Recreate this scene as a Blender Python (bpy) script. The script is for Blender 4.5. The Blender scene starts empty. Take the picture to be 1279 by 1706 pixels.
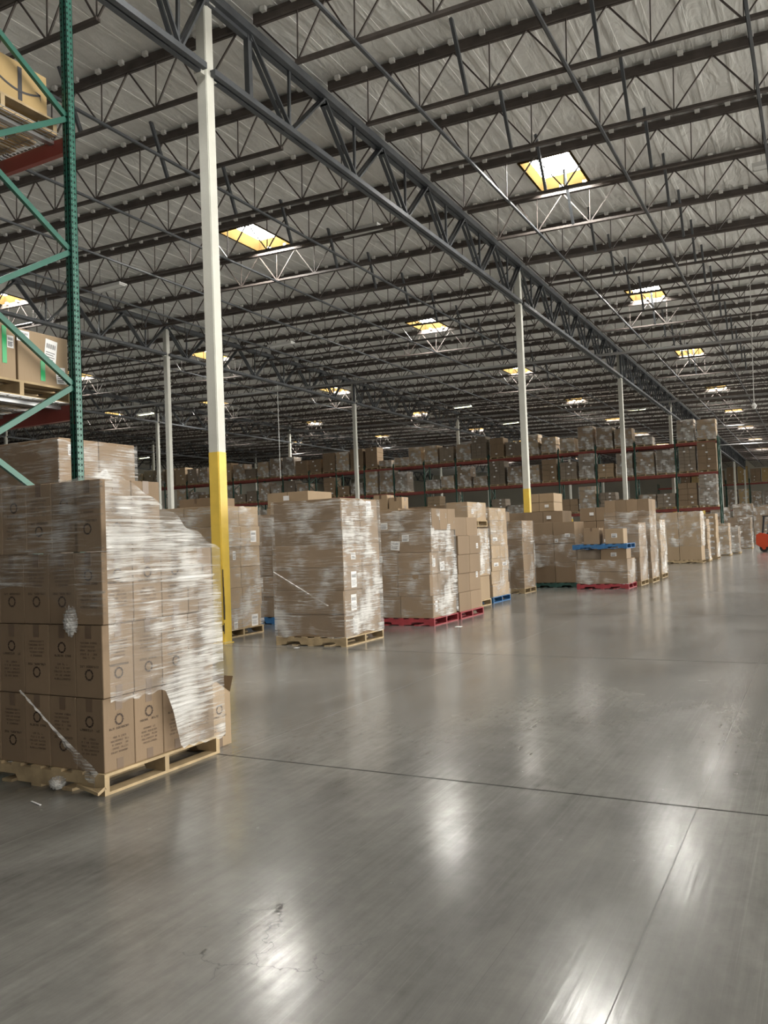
import bpy, bmesh, math, random
from mathutils import Vector, Matrix
random.seed(7)
scene = bpy.context.scene
C = scene.collection

# ------------------------------------------------------------------ camera
FPX, YAW, PITCH, ROLL, CAMH = 1362.94, .4869, .0341, -.039, 1.5471
fw = Vector((-math.sin(YAW)*math.cos(PITCH), math.cos(YAW)*math.cos(PITCH), math.sin(PITCH)))
rt = fw.cross(Vector((0, 0, 1))).normalized(); up = rt.cross(fw)
R_ = rt*math.cos(ROLL) + up*math.sin(ROLL); U_ = -rt*math.sin(ROLL) + up*math.cos(ROLL)
cd = bpy.data.cameras.new('camera'); cam = bpy.data.objects.new('camera', cd); C.objects.link(cam)
cam.matrix_world = Matrix(((R_.x, U_.x, -fw.x, 0), (R_.y, U_.y, -fw.y, 0), (R_.z, U_.z, -fw.z, CAMH), (0, 0, 0, 1)))
cd.sensor_fit = 'VERTICAL'; cd.sensor_height = 36; cd.lens = FPX/1706*36; cd.clip_end = 400; cd.clip_start = .05
scene.camera = cam
# ------------------------------------------------------------------ world, exposure
SKY_E = 85.0        # brightness of the daylit skylight panes
w = bpy.data.worlds.new('world'); scene.world = w; w.use_nodes = True
wn = w.node_tree.nodes; wl = w.node_tree.links
bg = wn['Background']; bg.inputs[1].default_value = 1.0
tc = wn.new('ShaderNodeTexCoord'); sp = wn.new('ShaderNodeSeparateXYZ'); mr = wn.new('ShaderNodeMapRange'); mx = wn.new('ShaderNodeMix')
mx.data_type = 'RGBA'
# added glow from unseen right (+X) lifts side faces and roof; dim behind camera
nrm = wn.new('ShaderNodeVectorMath'); nrm.operation = 'NORMALIZE'; wl.new(tc.outputs['Generated'], nrm.inputs[0]); wl.new(nrm.outputs[0], sp.inputs[0])
dt = wn.new('ShaderNodeVectorMath'); dt.operation = 'DOT_PRODUCT'; dt.inputs[1].default_value = Vector((.88, .42, -.34)).normalized()
wl.new(nrm.outputs[0], dt.inputs[0]); wl.new(dt.outputs['Value'], mr.inputs[0]); mr.interpolation_type = 'SMOOTHSTEP'
mr.inputs[1].default_value = .25; mr.inputs[2].default_value = 1.0
mx.inputs[6].default_value = (.10, .097, .094, 1); mx.inputs[7].default_value = (7.5, 7.2, 6.6, 1)
wl.new(mr.outputs[0], mx.inputs[0]); wl.new(mx.outputs[2], bg.inputs[0])
scene.view_settings.view_transform = 'Standard'; scene.view_settings.look = 'None'
scene.view_settings.exposure = 0.24; scene.view_settings.gamma = 1; scene.view_settings.use_curve_mapping = False
scene.cycles.max_bounces = 6; scene.cycles.transparent_max_bounces = 12; scene.cycles.diffuse_bounces = 4
scene.cycles.use_denoising = True; scene.cycles.sample_clamp_indirect = 6

# ------------------------------------------------------------------ materials
def mat(name, col, rough=.6, metal=0, noise=0, nscale=4, bump=0, bscale=30, spec=.5, vary=0, stretch=(1, 1, 1)):
    m = bpy.data.materials.new(name); m.use_nodes = True
    n = m.node_tree.nodes; l = m.node_tree.links; b = n['Principled BSDF']
    b.inputs['Base Color'].default_value = (*col, 1); b.inputs['Roughness'].default_value = rough
    b.inputs['Metallic'].default_value = metal; b.inputs['Specular IOR Level'].default_value = spec
    tcn = n.new('ShaderNodeTexCoord'); mp = n.new('ShaderNodeMapping'); l.new(tcn.outputs['Object'], mp.inputs[0])
    mp.inputs['Scale'].default_value = stretch
    out = None
    if noise:
        t = n.new('ShaderNodeTexNoise'); t.inputs['Scale'].default_value = nscale; t.inputs['Detail'].default_value = 5
        l.new(mp.outputs[0], t.inputs[0])
        r = n.new('ShaderNodeMapRange'); r.inputs[1].default_value = .3; r.inputs[2].default_value = .7
        r.inputs[3].default_value = 1-noise; r.inputs[4].default_value = 1+noise
        l.new(t.outputs[0], r.inputs[0]); out = r.outputs[0]
    if vary:
        oi = n.new('ShaderNodeObjectInfo'); r2 = n.new('ShaderNodeMapRange')
        r2.inputs[3].default_value = 1-vary; r2.inputs[4].default_value = 1+vary
        l.new(oi.outputs['Random'], r2.inputs[0])
        if out is not None:
            mu = n.new('ShaderNodeMath'); mu.operation = 'MULTIPLY'; l.new(out, mu.inputs[0]); l.new(r2.outputs[0], mu.inputs[1]); out = mu.outputs[0]
        else: out = r2.outputs[0]
    if out is not None:
        v = n.new('ShaderNodeVectorMath'); v.operation = 'SCALE'; v.inputs[0].default_value = col
        l.new(out, v.inputs['Scale']); l.new(v.outputs[0], b.inputs['Base Color'])
    if bump:
        t = n.new('ShaderNodeTexNoise'); t.inputs['Scale'].default_value = bscale; l.new(mp.outputs[0], t.inputs[0])
        bp = n.new('ShaderNodeBump'); bp.inputs['Strength'].default_value = bump; bp.inputs['Distance'].default_value = .01
        l.new(t.outputs[0], bp.inputs['Height']); l.new(bp.outputs[0], b.inputs['Normal'])
    return m

def emis(name, col, s, back=(.8, .8, .8)):
    m = bpy.data.materials.new(name); m.use_nodes = True; b = m.node_tree.nodes['Principled BSDF']
    b.inputs['Base Color'].default_value = (*back, 1)
    b.inputs['Emission Color'].default_value = (*col, 1); b.inputs['Emission Strength'].default_value = s
    return m

def floor_mat():
    m = bpy.data.materials.new('polished_concrete'); m.use_nodes = True
    n = m.node_tree.nodes; l = m.node_tree.links; b = n['Principled BSDF']
    tcn = n.new('ShaderNodeTexCoord')
    def mapping(s, rot=0, loc=(0, 0, 0)):
        k = n.new('ShaderNodeMapping'); k.inputs['Scale'].default_value = s; k.inputs['Rotation'].default_value = (0, 0, rot)
        k.inputs['Location'].default_value = loc; l.new(tcn.outputs['Object'], k.inputs[0]); return k.outputs[0]
    def noise(s, rot=0, sc=1, det=6, rough=.6, dist=0):
        t = n.new('ShaderNodeTexNoise'); t.inputs['Scale'].default_value = sc; t.inputs['Detail'].default_value = det
        t.inputs['Roughness'].default_value = rough; t.inputs['Distortion'].default_value = dist
        l.new(mapping(s, rot), t.inputs[0]); return t.outputs[0]
    def rng(x, a, b_, c, d):
        r = n.new('ShaderNodeMapRange'); r.inputs[1].default_value = a; r.inputs[2].default_value = b_
        r.inputs[3].default_value = c; r.inputs[4].default_value = d; l.new(x, r.inputs[0]); return r.outputs[0]
    def mth(op, a, b_=None):
        k = n.new('ShaderNodeMath'); k.operation = op
        for i, q in enumerate((a, b_)):
            if q is None: continue
            if isinstance(q, (int, float)): k.inputs[i].default_value = q
            else: l.new(q, k.inputs[i])
        return k.outputs[0]
    cloud = rng(noise((1, .55, 1), 0, .8, 8, .62, .6), .32, .7, .66, 1.34)
    fine = rng(noise((1, 1, 1), 0, 9, 6, .7), .3, .7, .9, 1.1)
    st1 = noise((26, .8, 1), .10, 1, 5, .6, .3); st2 = noise((34, .9, 1), -.42, 1, 5, .6, .4); st3 = noise((6, 2.2, 1), .3, 1, 8, .7, 1.2)
    streak = mth('ADD', rng(st1, .3, .7, -.10, .10), mth('ADD', rng(st2, .3, .7, -.06, .06), rng(st3, .3, .7, -.10, .10)))
    lite = rng(noise((90, .22, 1), -.75, 1, 3, .5, .25), .645, .70, 0, .16)
    lite2 = rng(noise((110, .2, 1), -.15, 1, 3, .5, .2), .645, .70, 0, .16)
    darkl = rng(noise((100, .2, 1), -.3, 1, 3, .5, .2), .70, .75, 0, .3)
    val = mth('ADD', mth('MULTIPLY', cloud, fine), mth('SUBTRACT', mth('ADD', streak, mth('ADD', lite, lite2)), darkl))
    # saw-cut joints
    sx = n.new('ShaderNodeSeparateXYZ'); l.new(tcn.outputs['Object'], sx.inputs[0])
    def joint(coord, off, per, wd):
        a = mth('MODULO', mth('ADD', mth('SUBTRACT', coord, off), per*200+per/2), per)
        return mth('LESS_THAN', mth('ABSOLUTE', mth('SUBTRACT', a, per/2)), wd)
    j = mth('MAXIMUM', joint(sx.outputs[1], 4.83, 5.28, .009), mth('MULTIPLY', joint(sx.outputs[0], -3.93, 3.26, .0020), .55))
    # hairline cracks in one patch
    vo = n.new('ShaderNodeTexVoronoi'); vo.feature = 'DISTANCE_TO_EDGE'; vo.inputs['Scale'].default_value = 2.6
    nz = n.new('ShaderNodeTexNoise'); nz.inputs['Scale'].default_value = 7; nz.inputs['Detail'].default_value = 6; l.new(tcn.outputs['Object'], nz.inputs[0])
    va = n.new('ShaderNodeVectorMath'); va.operation = 'MULTIPLY_ADD'; va.inputs[1].default_value = (.35, .35, 0)
    l.new(nz.outputs['Color'], va.inputs[0]); l.new(tcn.outputs['Object'], va.inputs[2]); l.new(va.outputs[0], vo.inputs[0])
    dist = n.new('ShaderNodeVectorMath'); dist.operation = 'DISTANCE'; dist.inputs[1].default_value = (-1.95, 2.72, 0); l.new(tcn.outputs['Object'], dist.inputs[0])
    crk = mth('MULTIPLY', mth('LESS_THAN', vo.outputs[0], .007), mth('LESS_THAN', dist.outputs[1 if len(dist.outputs) > 1 else 0], .42))
    spk = mth('MULTIPLY', rng(noise((1, 1, 1), 0, 16, 2, .5), .76, .78, 0, 1), .6)
    dk = mth('MAXIMUM', mth('MAXIMUM', j, mth('MULTIPLY', crk, .75)), spk)
    val = mth('MULTIPLY', val, mth('SUBTRACT', 1, mth('MULTIPLY', dk, .8)))
    v = n.new('ShaderNodeVectorMath'); v.operation = 'SCALE'; v.inputs[0].default_value = (.156, .153, .143); l.new(val, v.inputs['Scale'])
    l.new(v.outputs[0], b.inputs['Base Color'])
    ro = mth('ADD', rng(noise((1, .5, 1), .1, 1.7, 6, .6), .3, .7, .145, .225), mth('MULTIPLY', dk, .3))
    l.new(mth('SUBTRACT', ro, mth('MULTIPLY', streak, .25)), b.inputs['Roughness'])
    l.new(mth('SUBTRACT', .62, mth('MULTIPLY', dk, .6)), b.inputs['Specular IOR Level'])
    bp = n.new('ShaderNodeBump'); bp.inputs['Strength'].default_value = .12; bp.inputs['Distance'].default_value = .004
    l.new(mth('ADD', mth('MULTIPLY', streak, 2.0), noise((1, 1, 1), 0, 5, 4, .6)), bp.inputs['Height']); l.new(bp.outputs[0], b.inputs['Normal'])
    return m

def deck_mat():
    m = bpy.data.materials.new('white_insulation_facing'); m.use_nodes = True
    n = m.node_tree.nodes; l = m.node_tree.links; b = n['Principled BSDF']
    tcn = n.new('ShaderNodeTexCoord')
    t = n.new('ShaderNodeTexNoise'); t.inputs['Scale'].default_value = .9; t.inputs['Detail'].default_value = 5
    l.new(tcn.outputs['Object'], t.inputs[0])
    cr = n.new('ShaderNodeValToRGB'); cr.color_ramp.elements[0].position = .3; cr.color_ramp.elements[1].position = .7
    cr.color_ramp.elements[0].color = (.66, .65, .62, 1); cr.color_ramp.elements[1].color = (.84, .84, .81, 1)
    l.new(t.outputs[0], cr.inputs[0]); l.new(cr.outputs[0], b.inputs['Base Color'])
    b.inputs['Roughness'].default_value = .55
    mp = n.new('ShaderNodeMapping'); mp.inputs['Scale'].default_value = (1.7, .5, 1); l.new(tcn.outputs['Object'], mp.inputs[0])
    t2 = n.new('ShaderNodeTexNoise'); t2.inputs['Scale'].default_value = 2.2; t2.inputs['Detail'].default_value = 5; t2.inputs['Distortion'].default_value = .6
    l.new(mp.outputs[0], t2.inputs[0])
    bp = n.new('ShaderNodeBump'); bp.inputs['Strength'].default_value = .6; bp.inputs['Distance'].default_value = .10
    l.new(t2.outputs[0], bp.inputs['Height']); l.new(bp.outputs[0], b.inputs['Normal'])
    return m

def film_mat(name, lo, hi, thr=.5, sc=1.0):
    m = bpy.data.materials.new(name); m.use_nodes = True
    n = m.node_tree.nodes; l = m.node_tree.links; b = n['Principled BSDF']; out = n['Material Output']
    tcn = n.new('ShaderNodeTexCoord')
    mp = n.new('ShaderNodeMapping'); mp.inputs['Scale'].default_value = (2.0*sc, 2.0*sc, 52*sc); mp.inputs['Rotation'].default_value = (.14, .10, 0)
    l.new(tcn.outputs['Object'], mp.inputs[0])
    t = n.new('ShaderNodeTexNoise'); t.inputs['Scale'].default_value = 1; t.inputs['Detail'].default_value = 7; t.inputs['Roughness'].default_value = .7; t.inputs['Distortion'].default_value = .8
    l.new(mp.outputs[0], t.inputs[0])
    t2 = n.new('ShaderNodeTexNoise'); t2.inputs['Scale'].default_value = 2.3; t2.inputs['Detail'].default_value = 3
    l.new(tcn.outputs['Object'], t2.inputs[0])
    a = n.new('ShaderNodeMath'); a.operation = 'ADD'; l.new(t.outputs[0], a.inputs[0]); l.new(t2.outputs[0], a.inputs[1])
    r = n.new('ShaderNodeMapRange'); r.inputs[1].default_value = thr*2-.06; r.inputs[2].default_value = thr*2+.2
    r.inputs[3].default_value = lo; r.inputs[4].default_value = hi; l.new(a.outputs[0], r.inputs[0])
    b.inputs['Base Color'].default_value = (.86, .86, .84, 1); b.inputs['Roughness'].default_value = .2; b.inputs['Specular IOR Level'].default_value = 1.0
    bp = n.new('ShaderNodeBump'); bp.inputs['Strength'].default_value = .9; bp.inputs['Distance'].default_value = .02
    l.new(t.outputs[0], bp.inputs['Height']); l.new(bp.outputs[0], b.inputs['Normal'])
    tr = n.new('ShaderNodeBsdfTransparent'); mxs = n.new('ShaderNodeMixShader')
    l.new(r.outputs[0], mxs.inputs[0]); l.new(tr.outputs[0], mxs.inputs[1]); l.new(b.outputs[0], mxs.inputs[2]); l.new(mxs.outputs[0], out.inputs[0])
    return m

M = dict(
    floor=floor_mat(), deck=deck_mat(),
    joist=mat('dark_painted_joist_steel', (.078, .064, .057), .55, .1, .3, 3),
    girder=mat('blue_grey_girder_steel', (.088, .095, .103), .42, .2, .25, 2),
    white=mat('white_column_paint', (.60, .60, .545), .45, 0, .05, 2, .15, 20),
    yellow=mat('yellow_guard_paint', (.78, .55, .09), .42, 0, .10, 3, .2, 14),
    yscuff=mat('dark_scuff', (.05, .04, .025), .8),
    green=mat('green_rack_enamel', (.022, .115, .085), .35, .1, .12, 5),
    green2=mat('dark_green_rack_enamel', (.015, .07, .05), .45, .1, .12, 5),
    red=mat('dark_red_beam_enamel', (.25, .052, .042), .45, .05, .2, 3, vary=.12),
    hole=mat('punched_hole_shadow', (.004, .008, .008), .9),
    rivet=mat('painted_hole_light', (.35, .45, .42), .4, .4),
    wire=mat('galvanised_wire', (.42, .43, .44), .35, .8),
    foil=mat('white_foil_tab', (.72, .71, .68), .5),
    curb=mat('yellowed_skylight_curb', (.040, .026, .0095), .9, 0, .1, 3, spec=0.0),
    wall=mat('pale_concrete_wall', (.46, .44, .37), .8, 0, .08, .3),
    pane=emis('daylit_skylight_pane', (1.0, .975, .91), SKY_E),
    lamp=emis('lit_lamp_diffuser', (.95, 1.0, .62), 5),
    lampoff=mat('white_lamp_housing', (.7, .7, .68), .5),
    pipe=mat('grey_sprinkler_pipe', (.30, .30, .30), .35, .5),
    kraft=mat('kraft_cardboard', (.245, .176, .114), .72, 0, .06, 2.5, .10, 60, .25, .13, (1, 1, .25)),
    kraft2=mat('pale_kraft_cardboard', (.35, .26, .168), .72, 0, .06, 2.5, .10, 60, .25, .10, (1, 1, .25)),
    kraft3=mat('yellow_kraft_cardboard', (.42, .30, .14), .72, 0, .06, 2.5, .10, 60, .25, .10),
    greybox=mat('grey_brown_cardboard', (.25, .205, .16), .7, 0, .08, 2.5, .1, 50, .25, .2),
    tape=mat('brown_packing_tape', (.150, .100, .063), .35, 0, .05, 8),
    ink=mat('dark_brown_ink', (.050, .032, .022), .7),
    ink2=mat('faded_brown_ink', (.095, .062, .042), .7),
    label=mat('white_paper_label', (.78, .78, .78), .5),
    bar=mat('black_barcode_ink', (.04, .04, .045), .6),
    gtape=mat('green_tape', (.02, .36, .12), .3),
    wood=mat('raw_pallet_wood', (.42, .32, .19), .75, 0, .25, 6, .3, 30, .3, .1, (1, 1, 1)),
    pred=mat('red_painted_pallet', (.30, .035, .045), .6, 0, .2, 6, .2, 30),
    pblue=mat('blue_painted_pallet', (.03, .13, .30), .6, 0, .2, 6, .2, 30),
    pgreen=mat('dark_green_pallet', (.03, .09, .075), .6, 0, .2, 6, .2, 30),
    film=film_mat('stretch_film', .05, .60, .50), filmw=film_mat('thick_stretch_film', .10, .80, .485, 1.0),
    films=film_mat('thin_stretch_film', .04, .62, .515), filmf=film_mat('far_stretch_film', .06, .80, .52, .6),
    orange=mat('orange_forklift_paint', (.50, .06, .02), .35, .1), black=mat('black_rubber', (.012, .012, .012), .7),
    dgrey=mat('dark_grey_steel', (.05, .05, .055), .4, .5), lgrey=mat('grey_seat_vinyl', (.16, .18, .19), .5),
)
# ------------------------------------------------------------------ mesh helpers
class MB:
    def __init__(s): s.v = []; s.f = []; s.mi = []; s.k = 0
    def quad(s, a, b, c, d):
        i = len(s.v); s.v += [tuple(a), tuple(b), tuple(c), tuple(d)]; s.f.append((i, i+1, i+2, i+3)); s.mi.append(s.k); return s
    def box(s, x0, x1, y0, y1, z0, z1):
        i = len(s.v); s.v += [(x, y, z) for x in (x0, x1) for y in (y0, y1) for z in (z0, z1)]
        for q in ((0, 1, 3, 2), (4, 6, 7, 5), (0, 4, 5, 1), (2, 3, 7, 6), (0, 2, 6, 4), (1, 5, 7, 3)):
            s.f.append(tuple(i+k for k in q)); s.mi.append(s.k)
        return s
    def bar(s, a, b, w, h=None, upv=(0, 0, 1)):
        h = h or w; a = Vector(a); b = Vector(b); d = (b-a).normalized(); u = Vector(upv)
        if abs(d.dot(u)) > .98: u = Vector((1, 0, 0))
        r = d.cross(u).normalized(); u = r.cross(d); i = len(s.v)
        for p in (a, b):
            for (p1, p2) in ((-1, -1), (1, -1), (1, 1), (-1, 1)): s.v.append(tuple(p + r*p1*w/2 + u*p2*h/2))
        for q in ((0, 1, 2, 3), (7, 6, 5, 4), (0, 4, 5, 1), (1, 5, 6, 2), (2, 6, 7, 3), (3, 7, 4, 0)):
            s.f.append(tuple(i+k for k in q)); s.mi.append(s.k)
        return s
    def tube(s, pts, r, n=8):
        pts = [Vector(p) for p in pts]; i0 = len(s.v)
        for k, p in enumerate(pts):
            d = (pts[min(k+1, len(pts)-1)] - pts[max(k-1, 0)]).normalized()
            u = Vector((0, 0, 1)) if abs(d.z) < .9 else Vector((1, 0, 0)); x = d.cross(u).normalized(); y = x.cross(d)
            rr = r[k] if isinstance(r, (list, tuple)) else r
            for a in range(n): s.v.append(tuple(p + x*rr*math.cos(a*2*math.pi/n) + y*rr*math.sin(a*2*math.pi/n)))
        for k in range(len(pts)-1):
            for a in range(n):
                b = (a+1) % n; s.f.append((i0+k*n+a, i0+k*n+b, i0+(k+1)*n+b, i0+(k+1)*n+a)); s.mi.append(s.k)
        s.f.append(tuple(i0+a for a in range(n))); s.f.append(tuple(i0+(len(pts)-1)*n+a for a in reversed(range(n)))); s.mi += [s.k, s.k]
        return s
    def mesh(s, name, *mats):
        me = bpy.data.meshes.new(name); me.from_pydata(s.v, [], s.f); 
        for m in mats: me.materials.append(m)
        me.polygons.foreach_set('material_index', s.mi); me.update(); return me
def obj(name, me, parent=None, loc=(0, 0, 0)):
    o = bpy.data.objects.new(name, me); C.objects.link(o); o.location = loc
    if parent: o.parent = parent
    return o
def tag(o, label, cat, group=None, kind=None):
    if label: o['label'] = label
    if cat: o['category'] = cat
    if group: o['group'] = group
    if kind: o['kind'] = kind
    return o
def empty(name, loc, rz=0):
    o = bpy.data.objects.new(name, None); C.objects.link(o); o.location = loc; o.rotation_euler = (0, 0, rz); o.empty_display_size = .1; return o
def struct(name, me, label, cat='structure', parent=None):
    o = obj(name, me, parent); o['kind'] = 'structure'
    o['label'] = label; o['category'] = cat
    return o
ORD = ['first', 'second', 'third', 'fourth', 'fifth', 'sixth', 'seventh', 'eighth', 'ninth', 'tenth', 'eleventh', 'twelfth',
       'thirteenth', 'fourteenth', 'fifteenth', 'sixteenth', 'seventeenth', 'eighteenth', 'nineteenth', 'twentieth',
       ]
for tens in ('twenty', 'thirty', 'forty', 'fifty'):
    if tens != 'twenty': ORD.append(tens[:-1]+'ieth')
    ORD += [tens+'-'+q for q in ORD[:9]]
def bevel(me, w, seg=1):
    bm = bmesh.new(); bm.from_mesh(me); bmesh.ops.bevel(bm, geom=bm.edges[:], offset=w, segments=seg, affect='EDGES'); bm.to_mesh(me); bm.free(); return me

# ------------------------------------------------------------------ grid of the building
X1, Y1, BY, BX, SL = -8.39, 10.28, 15.85, 15.52, .0294
DJ = 2.45; YJ0 = Y1 + BY                                     # a joist stands right over the second column
YEND = 128.0; XL = -84.0; XR = 9.0
def drop(X): return -SL*(X-X1)                                # the roof rises gently to the left
SKX = [-36.9, -27.1, -14.8, -5.45, 4.3]; SKX = [-47.0] + SKX + [14.5]
SKY = [8.0, 20.3, 32.85, 45.1, 58.0, 70.3, 82.5, 94.8, 107.0]
# floor
struct('floor', MB().box(-84, 24, -8, YEND, -.2, 0).mesh('floor', M['floor']), 'polished grey concrete warehouse floor with saw-cut joints', 'floor')
# ceiling deck with skylight openings
def deck():
    mb = MB(); xs = sorted([-84, 24] + [x+s*.62 for x in SKX for s in (-1, 1)]); ys = sorted([-8, YEND] + [y+s*1.0 for y in SKY for s in (-1, 1)])
    for i in range(len(xs)-1):
        for j in range(len(ys)-1):
            cx = (xs[i]+xs[i+1])/2; cy = (ys[j]+ys[j+1])/2
            if any(abs(cx-a) < .3 for a in SKX) and any(abs(cy-b) < .5 for b in SKY): continue
            a, b = xs[i], xs[i+1]; za, zb = 10.80+drop(a), 10.80+drop(b)
            mb.quad((a, ys[j], za), (a, ys[j+1], za), (b, ys[j+1], zb), (b, ys[j], zb))
            mb.quad((a, ys[j], za+.12), (b, ys[j], zb+.12), (b, ys[j+1], zb+.12), (a, ys[j+1], za+.12))
    # ribs: sub-purlins wrapped in the insulation facing, every 0.61 m
    x = -70.0
    while x < 9:
        z = 10.80+drop(x)
        for k in range(len(ys)-1):
            if any(abs((ys[k]+ys[k+1])/2-b) < .5 for b in SKY) and any(abs(x-a) < .66 for a in SKX): continue
            if ys[k+1] < 5: continue
            mb.box(x-.045, x+.045, max(ys[k], 4), ys[k+1], z-.010, z+.01)
        x += .61
    return mb.mesh('ceiling', M['deck'])
struct('ceiling', deck(), 'pale grey insulated warehouse roof deck seen from below', 'ceiling')
# walls
struct('wall_back', MB().box(-84, 24, YEND, YEND+.3, 0, 13).mesh('wall_back', M['wall']), 'pale far end wall of the warehouse', 'wall')
struct('wall_left', MB().box(-84.3, -84, 40, YEND, 0, 13.6).mesh('wall_left', M['wall']), 'pale concrete side wall far left behind the racks', 'wall')
struct('wall_inner', MB().box(-84, -62, 61, 61.3, 0, 11.0).box(-62.3, -62, 30, 61.3, 0, 11.0).mesh('wall_inner', M['wall']), 'pale concrete partition wall seen left of the nearest column', 'wall')
# skylights
ip = 0
def skylight():
    f = MB()
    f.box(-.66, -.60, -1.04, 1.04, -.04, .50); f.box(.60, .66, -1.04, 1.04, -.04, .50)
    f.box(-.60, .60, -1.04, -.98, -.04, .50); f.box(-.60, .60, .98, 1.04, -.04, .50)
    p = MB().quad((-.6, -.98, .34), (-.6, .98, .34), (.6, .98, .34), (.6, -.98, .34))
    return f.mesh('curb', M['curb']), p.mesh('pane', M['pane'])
sc, spn = skylight()
for xi, x in enumerate(SKX):
    for yi, y in enumerate(SKY):
        ip += 1
        e = empty('window_%d' % ip, (x, y, 10.80+drop(x))); e['kind'] = 'structure'
        c_ = obj('curb', sc, e); p_ = obj('pane', spn, e)

# ------------------------------------------------------------------ roof joists
def joist_meshes(L=BX-.3):
    zt, zb = 0.97, 0.0
    top = MB(); top.box(.15, .15+L, -.06, -.008, .88, .985); top.box(.15, .15+L, .008, .06, .88, .985); top.box(.15, .15+L, -.065, .065, .985, 1.05)
    bot = MB(); bot.box(1.0, L-.7, -.045, -.01, -.03, .03); bot.box(1.0, L-.7, .01, .045, -.03, .03); bot.box(1.0, L-.7, -.045, .045, -.03, -.02)
    lo = [1.03, 2.14]+[2.14+1.405*k for k in range(1, 8)]+[13.38, 14.49]
    hi = [.2]+[(lo[k]+lo[k+1])/2 for k in range(len(lo)-1)]+[15.3]
    wb = MB()
    for k, x in enumerate(lo):
        wb.bar((hi[k], 0, .90), (x, 0, 0), .028); wb.bar((x, 0, 0), (hi[k+1], 0, .90), .028); wb.bar((x, 0, 0), (x, 0, .92), .020)
    tb = MB(); x = .4
    while x < 15.2:
        for s in (-1, 1): tb.box(x-.05, x+.05, s*.066-(.07 if s < 0 else 0), s*.066+(.07 if s > 0 else 0), .985+.015, 1.085)
        x += .61
    return top.mesh('top_chord', M['joist']), bot.mesh('bottom_chord', M['joist']), wb.mesh('web', M['joist']), tb.mesh('hanger_tabs', M['foil'])
jm = joist_meshes()
ang = math.atan(SL)
bays = {-8.39: 'right of the nearest column row', -23.91: 'just left of the nearest column row', -39.43: 'in the second bay leftward',
        -54.95: 'in the third bay leftward', -70.47: 'in the fourth bay leftward'}
nj = int((YEND-3 - 4.0)/DJ)
for Xg, bl in bays.items():
    cnt = 0
    for k in range(-9, 45):
        Y = YJ0 + k*DJ
        if Y < (3.5 if Xg > -20 else 6 if Xg > -30 else 16 if Xg > -45 else 26 if Xg > -60 else 38) or Y > (126 if Xg > -40 else 100): continue
        cnt += 1
        e = empty('roof_joist', (Xg, Y, 9.70+drop(Xg))); e.rotation_euler = (0, ang, 0)
        tag(e, '%s dark open-web roof joist from the near end, %s' % (ORD[cnt-1], bl), 'roof joist', 'open-web roof joists')
        for nm, me in zip(('top_chord', 'bottom_chord', 'web', 'hanger_tabs'), jm):
            if nm == 'hanger_tabs' and Y > 60: continue
            o = obj(nm, me, e)
            if nm == 'hanger_tabs': o['label'] = 'small white foil tabs along the top chord'; o['kind'] = 'stuff'

# ------------------------------------------------------------------ girder trusses and columns
def girder(k0, tag_lab, X, group):
    ya, yb = Y1+k0*BY, Y1+(k0+1)*BY; dz = drop(X)
    e = empty('girder_truss', (X, ya, 9.26+dz)); tag(e, tag_lab, 'girder truss', group)
    key = 'g%d' % k0
    if key not in GM:
        L = BY; tp = MB(); tp.box(-.13, -.015, 0, L, 1.19, 1.33); tp.box(.015, .13, 0, L, 1.19, 1.33); tp.box(-.13, .13, 0, L, 1.31, 1.335)
        bt = MB(); bt.box(-.11, -.02, .1, L-.1, -.05, .05); bt.box(.02, .11, .1, L-.1, -.05, .05); bt.box(-.10, .10, .1, L-.1, .035, .05)
        jy = [YJ0+q*DJ-ya for q in range(-20, 60)]; jy = [q for q in jy if -.4 < q < L-.05]
        wb = MB(); pts = [0.02]+[q for q in jy if q > .5 and q < L-.4]+[L-.02]
        for a, b in zip(pts[:-1], pts[1:]):
            md = (a+b)/2 if b-a > 1.2 else None
            if md is None: wb.bar((0, b, 1.2), (0, b, .05), .10, .10); wb.box(-.04, .04, a, b, 1.12, 1.19); continue
            for s in (-.055, .055):
                wb.bar((s, a, 1.2), (s, md, 0.0), .035, .075, (1, 0, 0)); wb.bar((s, md, 0.0), (s, b, 1.2), .035, .075, (1, 0, 0))
            wb.box(-.02, .02, md-.16, md+.16, -.03, .15); wb.box(-.075, .075, b-.07, b+.07, 1.10, 1.19); wb.box(-.075, .075, a-.0, a+.07, 1.10, 1.19)
            wb.bar((0, md, .05), (0, md+.05, 1.2), .05)
        GM[key] = (tp.mesh('top_chord', M['girder']), bt.mesh('bottom_chord', M['girder']), wb.mesh('web', M['girder']))
    for nm, me in zip(('top_chord', 'bottom_chord', 'web'), GM[key]): obj(nm, me, e)
GM = {}
rowname = {-8.39: 'over the nearest column row', -23.91: 'over the second column row', -39.43: 'over the third column row', -54.95: 'over the fourth column row', -70.47: 'over the fifth column row'}
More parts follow.
